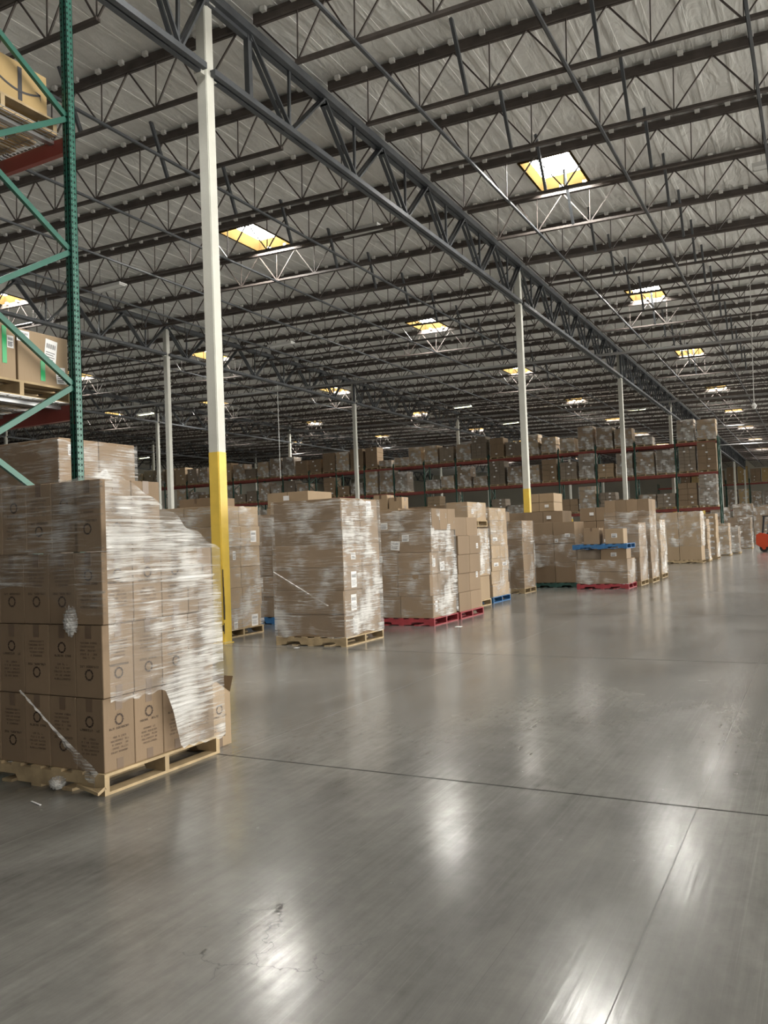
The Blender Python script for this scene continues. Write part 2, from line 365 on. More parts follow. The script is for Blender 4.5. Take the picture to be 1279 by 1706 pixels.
def column(X, Y, lab, yellow=True):
    dz = drop(X); e = empty('steel_column', (X-.1, Y+.1, 0)); tag(e, lab, 'column', 'square steel columns')
    h = .103
    sh = MB().box(-h+.003, h-.003, -h+.003, h-.003, 0, 10.44+dz); sm = sh.mesh('shaft', M['white']); bevel(sm, .012, 2); obj('shaft', sm, e)
    if yellow:
        y = MB().box(-h, h, -h, h, 0.012, 3.07).mesh('guard_paint', M['yellow']); bevel(y, .012, 2); obj('guard_paint', y, e)
    obj('base_plate', MB().box(-.12, .12, -.12, .12, 0, .012).mesh('base_plate', M['yellow']), e)
    b = MB(); 
    for s in (-1, 1): b.box(-.07, .07, s*.10-(.10 if s < 0 else 0), s*.10+(.10 if s > 0 else 0), 9.20+dz, 9.30+dz)
    obj('chord_bracket', b.mesh('chord_bracket', M['white']), e)
    obj('cap_plate', MB().box(-.14, .14, -.14, .14, 10.42+dz, 10.45+dz).mesh('cap_plate', M['white']), e)
    return e
for ri, Xg in enumerate(bays):
    for k in range(-1, 7):
        ya = Y1+k*BY
        if Xg < -20 and k < 0: continue
        if Xg < -50 and k < 1: continue
        girder(k, '%s grey girder truss span from the near end, %s' % (ORD[k+1], rowname[Xg]), Xg, 'roof girder trusses')
    for k in range(0, 8):
        if Xg < -50 and k < 1: continue
        nm = {0: 'nearest', 1: 'second'}.get(k, ORD[k])
        if Xg == -8.39 and k == 0: lb = 'tall square white column with scuffed yellow lower third beside the nearest pallets'
        else: lb = 'white steel column with yellow base, %s from the near end of %s row' % (nm, ['nearest', 'second', 'third', 'fourth', 'fifth'][ri])
        c0 = column(Xg, Y1+k*BY, lb)
        if Xg == -8.39 and k == 0:
            s = MB(); zz = [1.18, 1.05, .9, .75, .62, .5, .42, .38]
            for a, b in zip(zz[:-1], zz[1:]): s.box(.1035, .106, -.100, -.100+.012+.03*(1-abs(a-.6)), b, a)
            s.box(.1035, .106, -.101, -.085, .16, .33); s.box(-.02+.1, .106, -.106, -.1035, .2, .3)
            obj('scuff_marks', s.mesh('scuff_marks', M['yscuff']), c0)['label'] = 'dark scuff where yellow paint is scraped off'

# bridging lines, kicker braces and pipes below the roof
def zz(X, h): return h+drop(X)
bn = 0
for Xb, lab in ((-.57, 'third roof bridging line right of the nearest columns'), (-3.4, 'second roof bridging line right of the nearest columns'), (-6.2, 'first roof bridging line right of the nearest columns'),
                (-11.75, 'first roof bridging line left of the nearest columns'), (-14.7, 'second roof bridging line left of the nearest columns'), (-17.6, 'third roof bridging line left of the nearest columns'),
                (-20.6, 'fourth roof bridging line left of the nearest columns'), (-27.2, 'first roof bridging line left of the second column row'), (-32, 'second roof bridging line left of the second column row'), (-36, 'third roof bridging line left of the second column row')):
    z = zz(Xb, 9.70)
    m_ = MB().box(-.03, .03, 0, 110, -.075, -.03).box(-.03, -.02, 0, 110, -.075, -.02)
    tag(obj('bridging_angle', m_.mesh('bridging_angle', M['girder']), None, (Xb, 5 if Xb > -25 else 16, z)), 'dark steel ' + lab, 'bridging')
for Xk, nm in ((-5.28, 'right of nearest girder'), (-2.87, 'near the right edge'), (-12.5, 'left of nearest girder')):
    for i in range(0, 14):
        Y = YJ0-5*DJ-.0+(i-(1 if Xk == -12.5 else 0))*DJ
        mb = MB().bar((0, 0, 0), (0, -.72 if Xk != -12.5 else -.55, 1.22), .075, .06, (1, 0, 0))
        tag(obj('kicker_brace', mb.mesh('kicker_brace', M['girder']), None, (Xk, Y, zz(Xk, 9.70))), 'short dark kicker brace, %s from the near end, %s' % (ORD[i], nm), 'brace', 'kicker braces between joists')
for i, (Yp, xa, xb, z, r) in enumerate(((36.4, -40, 2, 9.35, .06), (52.3, -60, 2, 9.35, .06), (68.2, -66, 2, 9.35, .06), (84, -60, 2, 9.35, .06), (20.6, -40, -24.2, 9.6, .035))):
    tag(obj('sprinkler_pipe', MB().tube([(xa, Yp, z+drop(xa)), (xb, Yp, z+drop(xb))], r, 8).mesh('sprinkler_pipe', M['pipe'])), '%s grey sprinkler main from the near end, hung below the joists' % ORD[i], 'pipe', 'sprinkler pipes')
for i, (x, y, lit) in enumerate(((-10.51, 19.12, 0), (-19.55, 18.84, 0), (-36.42, 37.75, 1), (-19.84, 48.81, 1), (-19.94, 58.39, 1), (-10.77, 58.47, 1), (-54.2, 55.8, 1), (-19.56, 28.29, 0), (-.35, 20.9, 0), (-10.6, 38.5, 0))):
    zf = 9.9 + (drop(x) if 0 else 0)
    e = empty('high_bay_light', (x, y, zf))
    lab = ['white hanging high-bay lamp right of the nearest column, by the skylight', 'white hanging high-bay lamp between green rack post and nearest column', 'glowing high-bay lamp at far left between the skylights',
           'glowing high-bay lamp over the middle of the far rack', 'smaller glowing high-bay lamp just left of the second column', 'glowing high-bay lamp just right of the third column', 'faint glowing lamp by the far left partition wall',
           'small white hanging lamp in mid roof between nearest and second columns', 'white hanging lamp cut by the right edge of the view', 'small white lamp in front of the third column'][i]
    tag(e, lab, 'ceiling light', 'high-bay lights')
    obj('housing', MB().box(-.6, .6, -.16, .16, .02, .07).box(-.6, .6, -.16, -.15, -.03, .02).box(-.6, .6, .15, .16, -.03, .02).mesh('housing', M['lampoff']), e)
    obj('diffuser', MB().box(-.57, .57, -.13, .13, -.01, .018).mesh('diffuser', M['lamp'] if lit else M['lampoff']), e)
    obj('hanger_wire', MB().bar((-.4, 0, .07), (-.4, 0, .9), .008).bar((.4, 0, .07), (.4, 0, .9), .008).mesh('hanger_wire', M['dgrey']), e)
e = empty('hanging_cable', (-1.6, 30.0, 10.5)); tag(e, 'thin cable with a small bulb hanging from the roof at far right', 'cable')
obj('cord', MB().bar((0, 0, .12), (-.1, 0, -4.9), .022).mesh('cord', M['lampoff']), e); obj('bulb', MB().tube([(-.1, 0, -4.85), (-.1, 0, -4.95), (-.1, 0, -5.05)], [.03, .09, .03]).mesh('bulb', M['lampoff']), e)
e = empty('hanging_cable', (-26.35, 37.6, 11)); tag(e, 'thin cable hanging from the roof between nearest and far columns at left', 'cable')
obj('cord', MB().bar((0, 0, .40), (0, 0, -5.8), .025).mesh('cord', M['lampoff']), e)

# ------------------------------------------------------------------ pallets
PC = {}
def pallet(X, Y, W, D, z, m, label, simple=False):
    """X right edge, Y near edge; stringers run along X so the right side shows two openings"""
    key = (round(W, 2), round(D, 2), m, simple)
    if key not in PC:
        parts = []; H = .135
        for s in (0, 1, 2):
            y0 = s*(D-.04)/2; pr_ = [(-W, H-.018), (-W, .018), (-W*.86, .018), (-W*.84, .062), (-W*.66, .062), (-W*.64, .018), (-W*.36, .018), (-W*.34, .062), (-W*.16, .062), (-W*.14, .018), (0, .018), (0, H-.018)]
            sb = MB(); k_ = len(pr_); sb.v = [(a, y0, b) for a, b in pr_]+[(a, y0+.04, b) for a, b in pr_]
            sb.f = [tuple(range(k_)), tuple(reversed(range(k_, 2*k_)))]+[(q, k_+q, k_+(q+1) % k_, (q+1) % k_) for q in range(k_)]; sb.mi = [0]*len(sb.f)
            parts.append(('stringer', sb.mesh('stringer', M[m])))
        n = max(5, int(W/.18))
        for i in range(n):
            x0 = -W+i*(W-.095)/(n-1); parts.append(('top_board', MB().box(x0, x0+.095, 0, D, H-.018, H).mesh('top_board', M[m])))
        for i in range(5):
            x0 = -W+i*(W-.095)/4; parts.append(('bottom_board', MB().box(x0, x0+.095, 0, D, 0, .018).mesh('bottom_board', M[m])))
        PC[key] = parts
    e = empty('wooden_pallet', (X, Y, z)); tag(e, label, 'pallet', 'pallets under the carton stacks')
    for nm, me in PC[key]: obj(nm, me, e)
    return e

# ------------------------------------------------------------------ cartons
CM = {}
def carton_mesh(w, d, h, m):
    key = (round(w, 2), round(d, 2), round(h, 2), m)
    if key not in CM:
        me = MB().box(-w/2, w/2, -d/2, d/2, 0, h).mesh('cardboard_carton', M[m]); bevel(me, .004)
        # seam of the closing flaps and the side flap edge shown as tape strip mesh
        tp = MB(); t = .0015
        tp.box(-w/2-t, w/2+t, -.028, .028, h-.0, h+t)
        for s in (-1, 1):
            tp.box(s*(w/2)-(t if s < 0 else 0), s*(w/2)+(t if s > 0 else 0), -.028, .028, h-.085, h)
            tp.box(s*(w/2)-(t if s < 0 else 0), s*(w/2)+(t if s > 0 else 0), -.028, .028, 0, .07)
            tp.box(-.028, .028, s*(d/2)-(t if s < 0 else 0), s*(d/2)+(t if s > 0 else 0), h-.085, h)
        CM[key] = (me, tp.mesh('tape', M['tape']))
    return CM[key]
def glyph_line(mb, o, ux, uz, x0, x1, z, hgt, rnd, flip=1):
    x = x0
    while x < x1:
        wd = rnd.uniform(.5, .95)*hgt; st = hgt*.2
        def q(a0, a1, b0, b1):
            p = [o+ux*(a*flip)+uz*(b*flip) for a, b in ((a0, b0), (a1, b0), (a1, b1), (a0, b1))]; mb.quad(*p)
        c = rnd.random()
        if c < .85:
            q(x, x+st, z, z+hgt)
            if c < .5: q(x+wd-st, x+wd, z, z+hgt)
            if c < .7: q(x, x+wd, z+hgt-st, z+hgt)
            if c > .3: q(x, x+wd, z, z+st)
        x += wd+hgt*.35
def ring_mark(mb, o, ux, uz, R, rnd):
    for k in range(6):
        a0 = k*math.pi/3+.1; 
        p = []
        for j in range(5):
            a = a0+j*.19; ro, ri = R*(1.0+.05*math.sin(j)), R*.72
            p.append((o+ux*ro*math.cos(a)+uz*ro*math.sin(a), o+ux*ri*math.cos(a)+uz*ri*math.sin(a)))
        for (a, b), (c, d) in zip(p[:-1], p[1:]): mb.quad(a, b, d, c)
        a = a0+4*.19; t = o+ux*R*.92*math.cos(a+.26)+uz*R*.92*math.sin(a+.26)
        s1 = o+ux*R*1.2*math.cos(a-.02)+uz*R*1.2*math.sin(a-.02); s2 = o+ux*R*.62*math.cos(a-.02)+uz*R*.62*math.sin(a-.02)
        mb.quad(s1, t, t, s2)
def print_mesh(w, d, h, seed, updown):
    rnd = random.Random(seed); mb = MB(); fl = -1 if updown else 1
    for (o, ux) in ((Vector((0, -d/2-.0022, h/2)), Vector((1, 0, 0))), (Vector((w/2+.0022, 0, h/2)), Vector((0, 1, 0)))):
        uz = Vector((0, 0, 1)); mb.k = 0
        ring_mark(mb, o+uz*(.085*fl), ux, uz, .036, rnd)
        glyph_line(mb, o, ux, uz, -.085, .082, .025, .013, rnd, fl)
        mb.k = 1
        for i in range(5): glyph_line(mb, o, ux, uz, -.075+.02*(i == 0), .07-.02*(i == 0), -.03-i*.024, .011, rnd, fl)
    return mb.mesh('printed_marks', M['ink'], M['ink2'])
def label_mesh(face, u, v, wd, hg, rot, w, d, h):
    mb = MB(); t = .003
    def pt(a, b, tt):
        ca, sa = math.cos(rot), math.sin(rot); aa = u+a*ca-b*sa; bb = v+a*sa+b*ca
        return (aa, -d/2-tt, bb) if face == 'f' else (w/2+tt, aa, bb)
    mb.quad(pt(-wd/2, -hg/2, t), pt(wd/2, -hg/2, t), pt(wd/2, hg/2, t), pt(-wd/2, hg/2, t)); mb.k = 1
    n = 9
    for i in range(n):
        x0 = -wd*.38+i*wd*.085; mb.quad(*[pt(a, b, t+.001) for a, b in ((x0, hg*.12), (x0+wd*(.03 if i % 2 else .05), hg*.12), (x0+wd*(.03 if i % 2 else .05), hg*.32), (x0, hg*.32))])
    for i in range(4):
        z = -hg*(.05+.1*i); mb.quad(*[pt(a, b, t+.001) for a, b in ((-wd*.4, z-.003), (wd*(.35-.1*(i % 2)), z-.003), (wd*(.35-.1*(i % 2)), z+.003), (-wd*.4, z+.003))])
    return mb.mesh('shipping_label', M['label'], M['bar'])
usedlab = {}
def add_carton(x, y, z, w, d, h, m, lab, group, tape=False, prt=None, lbl=None, rz=0):
    me, tp = carton_mesh(w, d, h, m); o = obj('cardboard_carton', me, None, (x, y, z)); o.rotation_euler = (0, 0, rz)
    tag(o, lab, 'carton', group)
    if tape: obj('tape', tp, o)
    if prt: obj('printed_marks', prt, o)
    for lb in (lbl or []): obj('shipping_label', label_mesh(*lb, w, d, h), o)['label'] = 'white paper label with black bar code'
    return o

# ------------------------------------------------------------------ stretch film
def nz(a, b, s): return math.sin(a*7.1+s)*math.sin(b*9.3+s*1.7)+.6*math.sin(a*17.3+b*5+s*3)+.4*math.sin(b*23.1-a*11+s)
def wrap(X, Y, W, D, z0, z1, m, label, amp=.006, step=.07, sides='frlb', keep=None, ragged=.03, shape=None):
    mb = MB(); g = .014; seed = X*3.1+Y
    def face(p0, du, L, nrm, fid):
        nu = max(2, int(L/step)); nv = max(2, int((z1-z0)/step)); i0 = len(mb.v)
        for j in range(nv+1):
            for i in range(nu+1):
                u = i/nu*L; t = j/nv; zr = z0+(z1-z0)*t
                if shape: lo_, hi_ = shape(fid, u); zr = lo_+(hi_-lo_)*t
                if j == nv: zr += ragged*math.sin(u*9+seed)*.5+ragged*.5*math.sin(u*23)
                if j == 0: zr += ragged*math.sin(u*7+seed)
                k = amp*nz(u, zr, seed+fid)
                if i in (0, nu): k = 0
                mb.v.append((p0[0]+du[0]*u+nrm[0]*(g+k), p0[1]+du[1]*u+nrm[1]*(g+k), zr))
        for j in range(nv):
            for i in range(nu):
                if keep and not keep(fid, (i+.5)/nu*L, z0+(z1-z0)*(j+.5)/nv): continue
                a = i0+j*(nu+1)+i; mb.f.append((a, a+1, a+nu+2, a+nu+1)); mb.mi.append(1 if fid in (0, 3) else 0)
    if 'f' in sides: face((X-W-g, Y), (1, 0), W+2*g, (0, -1), 0)
    if 'r' in sides: face((X, Y-g), (0, 1), D+2*g, (1, 0), 1)
    if 'b' in sides: face((X+g, Y+D), (-1, 0), W+2*g, (0, 1), 2)
    if 'l' in sides: face((X-W, Y+D+g), (0, -1), D+2*g, (-1, 0), 3)
    me = mb.mesh('stretch_wrap', M[m], M['films']); 
    for p in me.polygons: p.use_smooth = True
    # origin at the stack's corner so the pattern sits on the thing itself
    me.transform(Matrix.Translation((-X, -Y, -z0)))
    o = obj('stretch_wrap', me, None, (X, Y, z0)); tag(o, label, 'stretch wrap', 'plastic film around carton stacks'); return o

def stack(where, X, Y, W, D, nx, ny, rows, ztop, z=0, pal='wood', m='kraft', m_r=None, film=None, fz=(.15, None), tape=False, labels=(), skip=(), rowh=None, jit=.006, amp=.006, palW=None):
    zb = z
    if pal: pallet(X+.015, Y-.015, (palW or W)+.03, D+.03, z, pal, '%s pallet under %s' % ({'wood': 'bare wooden', 'pred': 'red painted', 'pblue': 'blue painted', 'pgreen': 'dark green'}[pal], where)); zb = z+.135
    hs = rowh or [(ztop-zb)/rows]*rows; rnd = random.Random(int(X*100+Y*31)); cw = W/nx; cdp = D/ny; zc = zb
    for r in range(rows):
        off = rnd.uniform(-jit, jit)*2; offy = rnd.uniform(-jit, jit)
        for i in range(nx):
            for j in range(ny):
                front = j == 0; right = i == nx-1; top = r == rows-1
                if not (front or right or top) or (r, i, j) in skip: continue
                x = X-W+cw*(i+.5)+off; y = Y+cdp*(j+.5)+offy
                lay = 'top' if top else ('bottom' if r == 0 else '%s-layer' % ORD[r])
                if front and right: pos = 'near right corner'
                elif front: pos = 'front %s from left' % ORD[i]
                elif right: pos = 'right side %s back' % ORD[j]
                else: pos = 'inner %s row %s from left' % (ORD[j], ORD[i])
                lb = [q[3:] for q in labels if q[:3] == (r, i, j)]
                add_carton(x, y, zc, cw*.985, cdp*.985, hs[r]*.988, m, '%s carton, %s, of %s' % (lay, pos, where), 'cartons of ' + where, tape, None, lb)
        zc += hs[r]
    if film:
        wrap(X+.01, Y-.01, W+.02, D+.02, z+fz[0], fz[1] or ztop-.03, film, 'clear plastic stretch wrap around %s' % where, amp)

LOADM = {}
def wrapped_load(x, y, z, w, d, h, style, film, lab, grp):
    """a wrapped pallet load on a rack: pallet, blocks of cartons, film"""
    key = (round(w, 1), round(d, 1), round(h, 1), style, film)
    w, d, h = key[0], key[1], key[2]
    if key not in LOADM:
        pm = MB(); 
        for s in (-w/2, -.04, w/2-.08): pm.box(s, s+.08, -d/2, d/2, .02, .12)
        pm.box(-w/2, w/2, -d/2, d/2, .115, .14); pm.box(-w/2, w/2, -d/2, -d/2+.1, 0, .02); pm.box(-w/2, w/2, d/2-.1, d/2, 0, .02)
        cm = MB(); rnd = random.Random(str(key)); rows = max(1, int(round(h/{'kraft': .42, 'kraft2': .30, 'greybox': .22, 'kraft3': .30}[style]))); rh = h/rows
        nx = 2 if style != 'greybox' else 3
        for r in range(rows):
            ox = rnd.uniform(-.015, .015)
            for i in range(nx): cm.box(-w/2+.03+i*(w-.06)/nx+ox, -w/2+.03+(i+1)*(w-.06)/nx-.014+ox, -d/2+.02+rnd.uniform(0, .02), d/2-.03, .14+r*rh+.0, .14+(r+1)*rh-.012)
        lm = MB()
        for r in range(rows):
            if rnd.random() < .6: xx = rnd.uniform(-w*.3, w*.2); zz_ = .14+r*rh+rh*.4; lm.box(xx, xx+.14, -d/2+.005, -d/2+.012, zz_, zz_+.1)
        fm = MB(); g = .02; st = 5
        for (ax, ay, bx, by) in ((-w/2, -d/2, w/2, -d/2), (w/2, -d/2, w/2, d/2)):
            nv = 8; nu = 5; i0 = len(fm.v); nxx, nyy = (0, -1) if ay == by else (1, 0)
            for j in range(nv+1):
                for i in range(nu+1):
                    u = i/nu; k = g*rnd.uniform(.1, 1.3); fm.v.append((ax+(bx-ax)*u+nxx*k, ay+(by-ay)*u+nyy*k, .1+(h+.02)*j/nv))
            for j in range(nv):
                for i in range(nu): a = i0+j*(nu+1)+i; fm.f.append((a, a+1, a+nu+2, a+nu+1)); fm.mi.append(0)
        LOADM[key] = (pm.mesh('pallet', M['wood']), cm.mesh('carton_block', M[style]), fm.mesh('film', M['filmf']) if film else None, lm.mesh('labels', M['label']) if lm.v else None)
    e = empty('wrapped_pallet_load', (x, y, z)); tag(e, lab, 'pallet load', grp)
    p, c, f, l_ = LOADM[key]
    obj('pallet', p, e); obj('carton_block', c, e)
    if f: obj('film', f, e)
    if l_: obj('shipping_label', l_, e)
    return e
def back_load(lab, X, Y, W, D, h, style, film=False):
    return wrapped_load(X-W/2, Y+D/2, 0, W, D, h, style, film, lab, 'pallet loads in the back rows on the floor')
# ---- nearest stack, bottom left of the view
WN = 'the nearest stack'
PX, PY, CW, CD_, CH = -4.07, 3.77, .246, .268, .470
pallet(PX+.02, PY-.02, 1.27, 1.12, 0, 'wood', 'splintered bare wooden pallet under the nearest stack of printed cartons')
prs = [print_mesh(CW*.99, CD_*.985, CH*.99, s, s % 2) for s in range(4)]
for r in range(4):
    for i in range(5):
        for j in range(4):
            front = j == 0; right = i == 4; top = r == 3
            if not (front or right or (top or r == 2) and j >= 2): continue
            if top and j >= 2: continue
            zc = .135+r*CH; dx = {0: 0, 1: .008, 2: .022, 3: .062}[r]; dy = (r == 0)*.0
            dx += (-.035 if (r == 3 and i == 4) else 0)
            lay = ['bottom', 'second-layer', 'third-layer', 'top'][r]
            pos = 'near right corner' if front and right else ('front %s from left' % ORD[i] if front else ('right side %s back' % ORD[j] if right else 'inner %s row, %s from left' % (ORD[j], ORD[i])))
            add_carton(PX-CW*5+CW*(i+.5)+dx, PY+CD_*(j+.5), zc, CW*.99, CD_*.985, CH*.99, 'kraft', '%s printed brown carton, %s, of %s' % (lay, pos, WN),
                       'printed cartons of the nearest stack', True, prs[(i+j*2+r*3+(1 if r == 2 and i == 2 else 0)) % 4])
for i in (3, 4):   # second row of the top layer stands tall behind the front one
    add_carton(PX-CW*5+CW*(i+.5)+.06, PY+CD_*1.5, .135+3*CH, CW*.99, CD_*.985, CH*.98, 'kraft', 'top printed brown carton in second row, nearest stack, %s' % ('right side' if i == 4 else 'next to its right side'), 'printed cartons of the nearest stack', True, prs[i % 4]) if i == 3 else None
def shape1(fid, u):
    if fid == 1:
        top = 2.03 if u < .16 else 2.03-(u-.16)/.92*.49+.012*math.sin(u*31)
        bot = .60-.05*u if u < .50 else (.60-(u-.50)/.12*.44 if u < .62 else .15)
        return bot+.01*math.sin(u*47), top
    return 1.22+.10*math.sin(u*3+.5), 2.02
wrap(PX+.075, PY-.004, 1.30, 1.08, .13, 2.03, 'filmw', 'crinkled plastic wrap slanting down the right side of the nearest stack', .010, .03, 'r', None, .012, shape1)
wrap(PX+.055, PY-.004, 1.28, 1.08, 1.05, 2.03, 'films', 'thin plastic wrap across the front top of the nearest stack', .004, .06, 'f', None, .02, shape1)
# loose twisted tail of film on the front
def film_tail(P0, P1v, wmax, lab, t0=.35, base=.006):
    tw = MB(); N = 26
    for k in range(N+1):
        t = k/N; c = P0.lerp(P1v, t); wd = base+wmax*max(0, t-t0)**1.3*(1 if t < .93 else .8)
        tw.v.append((c.x-.25*wd, c.y-.010*math.sin(k*1.7), c.z-wd)); tw.v.append((c.x, c.y-.018-.006*math.sin(k*2.3), c.z)); tw.v.append((c.x+.3*wd, c.y-.008, c.z+.25*wd+.004))
    for k in range(N):
        a = k*3
        for q in (0, 1): tw.f.append((a+q, a+q+1, a+q+4, a+q+3)); tw.mi.append(0)
    return tag(obj('film_tail', tw.mesh('film_tail', M['filmw'])), lab, 'plastic film')
film_tail(Vector((-4.80, 3.742, .63)), Vector((-4.10, 3.735, .125)), .16, 'twisted tail of plastic film running diagonally down the nearest stack front')
film_tail(Vector((-7.42, 10.325, 1.12)), Vector((-6.45, 10.32, .60)), .02, 'thin twisted film rope crossing the front of the tall stack right of nearest column', .3, .016)
def crumple(name, loc, r, seed, m, lab, squash=.8):
    bm = bmesh.new(); bmesh.ops.create_icosphere(bm, subdivisions=4, radius=r); rnd = random.Random(seed)
    for v in bm.verts:
        k = 1+.20*nz(v.co.x*6/r*.3, v.co.z*6/r*.3+v.co.y*9, seed)+rnd.uniform(-.05, .05); v.co *= k*.8; v.co.z *= squash
    me = bpy.data.meshes.new(name); bm.to_mesh(me); bm.free(); me.materials.append(M[m]); me.shade_smooth()
    return tag(obj(name, me, None, loc), lab, 'plastic film')
crumple('crumpled_film', (-4.42, 3.70, .065), .058, 3, 'filmw', 'crumpled ball of clear plastic film beside the nearest pallet on the floor')
crumple('crumpled_film', (-4.30, 3.735, 1.10), .05, 5, 'filmw', 'bunched tuft of clear film hanging on the front of the nearest stack', 2.2)
sw = MB()
for k in range(7): sw.bar((-4.05-.0*k, 3.70+.01*k, .03+.004*k), (-4.28+.03*k, 3.735, .05-.004*k), .012, .02)
tag(obj('splintered_board', sw.mesh('splintered_board', M['wood'])), 'splintered end of a deck board lying under the nearest pallet corner', 'wood scrap')
tag(obj('film_scrap', MB().bar((-4.42, 3.50, .004), (-4.30, 3.47, .004), .012, .003).mesh('film_scrap', M['label'])), 'thin pale scrap on the floor in front of the nearest pallet', 'scrap')
tag(obj('paper_scrap', MB().box(-5.62, -5.52, 13.05, 13.16, 0, .004).mesh('paper_scrap', M['label'])), 'small white paper scrap on the floor in front of the red pallet', 'scrap')
tag(obj('film_scrap', MB().box(-6.95, -6.88, 10.10, 10.16, 0, .003).mesh('film_scrap', M['label'])), 'tiny pale scrap on the floor left of the tall wrapped stack', 'scrap')
# open carton behind the right end of the nearest pallet
oc = empty('open_carton', (-4.30, 5.01, 0)); tag(oc, 'open upright printed carton on the floor just behind the nearest stack', 'carton')
wv = MB(); 
for (a, b, c, d) in ((-.14, .14, -.135, -.13), (-.14, .14, .13, .135), (-.14, -.135, -.13, .13), (.135, .14, -.13, .13)): wv.box(a, b, c, d, 0, .40)
wv.box(-.135, .135, -.13, .13, 0, .005); obj('body', wv.mesh('body', M['kraft2']), oc)
fl = MB(); fl.quad((.14, -.135, .40), (.14, .135, .40), (.02, .12, .475), (.02, -.12, .475)); fl.quad((-.14, .135, .40), (.14, .135, .40), (.155, .16, .52), (-.15, .16, .52))
fl.quad((-.14, -.135, .40), (-.14, .135, .40), (-.24, .12, .46), (-.24, -.12, .46)); obj('flaps', fl.mesh('flaps', M['kraft2']), oc)
obj('printed_marks', print_mesh(.28, .27, .40, 9, 0), oc); obj('tape', MB().box(.1395, .1415, -.028, .028, 0, .07).mesh('tape', M['tape']), oc)

# ---- the other floor stacks
def LB(r, i, j, f, u, v, wd=.12, hg=.16, rot=0): return (r, i, j, f, u, v, wd, hg, rot)
stack('the stack behind the nearest column', -8.80, 10.75, 1.5, 1.10, 2, 2, 6, 2.23, film='film', amp=.008, labels=[LB(4, 1, 1, 'r', .08, .17, .16, .2), LB(3, 1, 0, 'r', .1, .2, .08, .15), LB(0, 1, 1, 'r', .08, .1, .18, .2), LB(0, 1, 0, 'r', .1, .1, .1, .2)], m='kraft2')
add_carton(-9.55, 11.35, 2.23, .75, .6, .16, 'kraft', 'low wide carton lying on top of the stack behind the nearest column', 'low cartons on top', True)
stack('the tall stack right of nearest column', -6.20, 10.36, 1.22, 1.14, 1, 2, 6, 2.20, film='filmw', amp=.008, labels=[LB(5, 0, 1, 'r', .0, .2, .16, .22), LB(2, 0, 0, 'r', .02, .15, .16, .24), LB(1, 0, 0, 'r', .02, .15, .16, .24), LB(0, 0, 0, 'r', .04, .15, .14, .24), LB(3, 0, 0, 'r', .02, .16, .14, .1)])
stack('the dark stack behind the gap', -8.75, 13.0, 1.25, 1.1, 2, 2, 5, 2.13, pal='pblue', film='film', m='kraft')
back_load('pale carton load just behind the tall wrapped stack, slightly taller', -9.25, 14.2, 1.15, 1.0, 2.50, 'kraft2', False)
stack('the front red-pallet stack', -6.05, 13.14, 1.28, 1.06, 2, 3, 5, 2.08, pal='pred', film='filmw', amp=.012, jit=.02, labels=[LB(4, 0, 0, 'f', .0, .1, .14, .12), LB(3, 1, 0, 'f', -.18, .26, .14, .12), LB(3, 0, 0, 'f', .25, .13, .18, .16, -.1), LB(2, 0, 0, 'f', -.05, .28, .13, .12), LB(0, 1, 0, 'r', -.02, .2, .1, .2), LB(2, 1, 0, 'r', .0, .2, .1, .15), LB(2, 1, 1, 'r', .0, .12, .2, .16)])
stack('the unwrapped narrow red-pallet stack', -6.02, 14.28, .9, 1.15, 1, 2, 5, 1.93, pal='pred', jit=.02, labels=[LB(3, 0, 1, 'r', .1, .15, .1, .1), LB(1, 0, 1, 'r', .1, .3, .1, .12)])
stack('the grey wrapped stack', -6.62, 16.33, 1.1, 1.15, 2, 2, 3, 1.72, rowh=[.53, .55, .505], film='filmw', fz=(.7, 1.72), amp=.015, m='kraft2')
stack('the load atop the grey stack', -6.62, 16.33, .5, 1.1, 1, 2, 1, 2.30, z=1.76, m='kraft2', film='films', fz=(.2, None), labels=[LB(0, 0, 0, 'r', .0, .2, .12, .1)])
stack('the pale stack on blue pallet', -6.66, 17.75, 1.1, 1.15, 2, 2, 7, 2.20, pal='pblue', m='kraft2', film='films', labels=[LB(4, 1, 0, 'r', .0, .15, .3, .08), LB(2, 1, 0, 'r', .0, .15, .3, .08), LB(2, 1, 1, 'r', .0, .15, .3, .08)])
stack('the narrow four-layer stack', -6.87, 20.66, .95, .95, 2, 1, 4, 1.92, m='kraft', film='films', amp=.012, labels=[LB(3, 0, 0, 'f', .1, .15, .14, .12)], palW=.97)
stack('the dark green pallet stack', -6.08, 22.95, 1.25, 1.1, 2, 2, 3, 1.87, pal='pgreen', rowh=[.56, .56, .61], film='films', fz=(.6, 1.5), labels=[LB(2, 1, 0, 'f', .1, .22, .14, .1), LB(2, 1, 0, 'f', -.22, .08, .1, .1)])
stack('the low wide stack', -4.52, 22.2, 1.36, 1.05, 1, 2, 2, .80, pal='pred', film='film', amp=.012)
add_carton(-4.87, 22.5, .80, .68, .58, .27, 'kraft', 'short carton on the right of the low wide red-pallet stack', 'cartons of the low wide stack', False, None, [('f', .0, .12, .15, .1, 0)])
add_carton(-5.55, 22.6, .80, .62, .6, .26, 'greybox', 'darker short carton on the left of the low wide red-pallet stack', 'cartons of the low wide stack')
pallet(-4.50, 22.15, 1.46, 1.1, 1.07, 'pblue', 'loose blue pallet laid on the low wide red-pallet stack')
add_carton(-4.84, 22.5, 1.205, .48, .5, .40, 'kraft2', 'carton with a white label on the right of the loose blue pallet', 'cartons on the loose blue pallet', False, None, [('f', .0, .22, .15, .11, 0)])
add_carton(-5.45, 22.5, 1.205, .42, .5, .44, 'kraft', 'plain carton on the left of the loose blue pallet', 'cartons on the loose blue pallet', True)
stack('the stack behind the loose blue pallet', -4.42, 23.40, .8, 1.1, 2, 2, 5, 1.76, film='film', amp=.012)
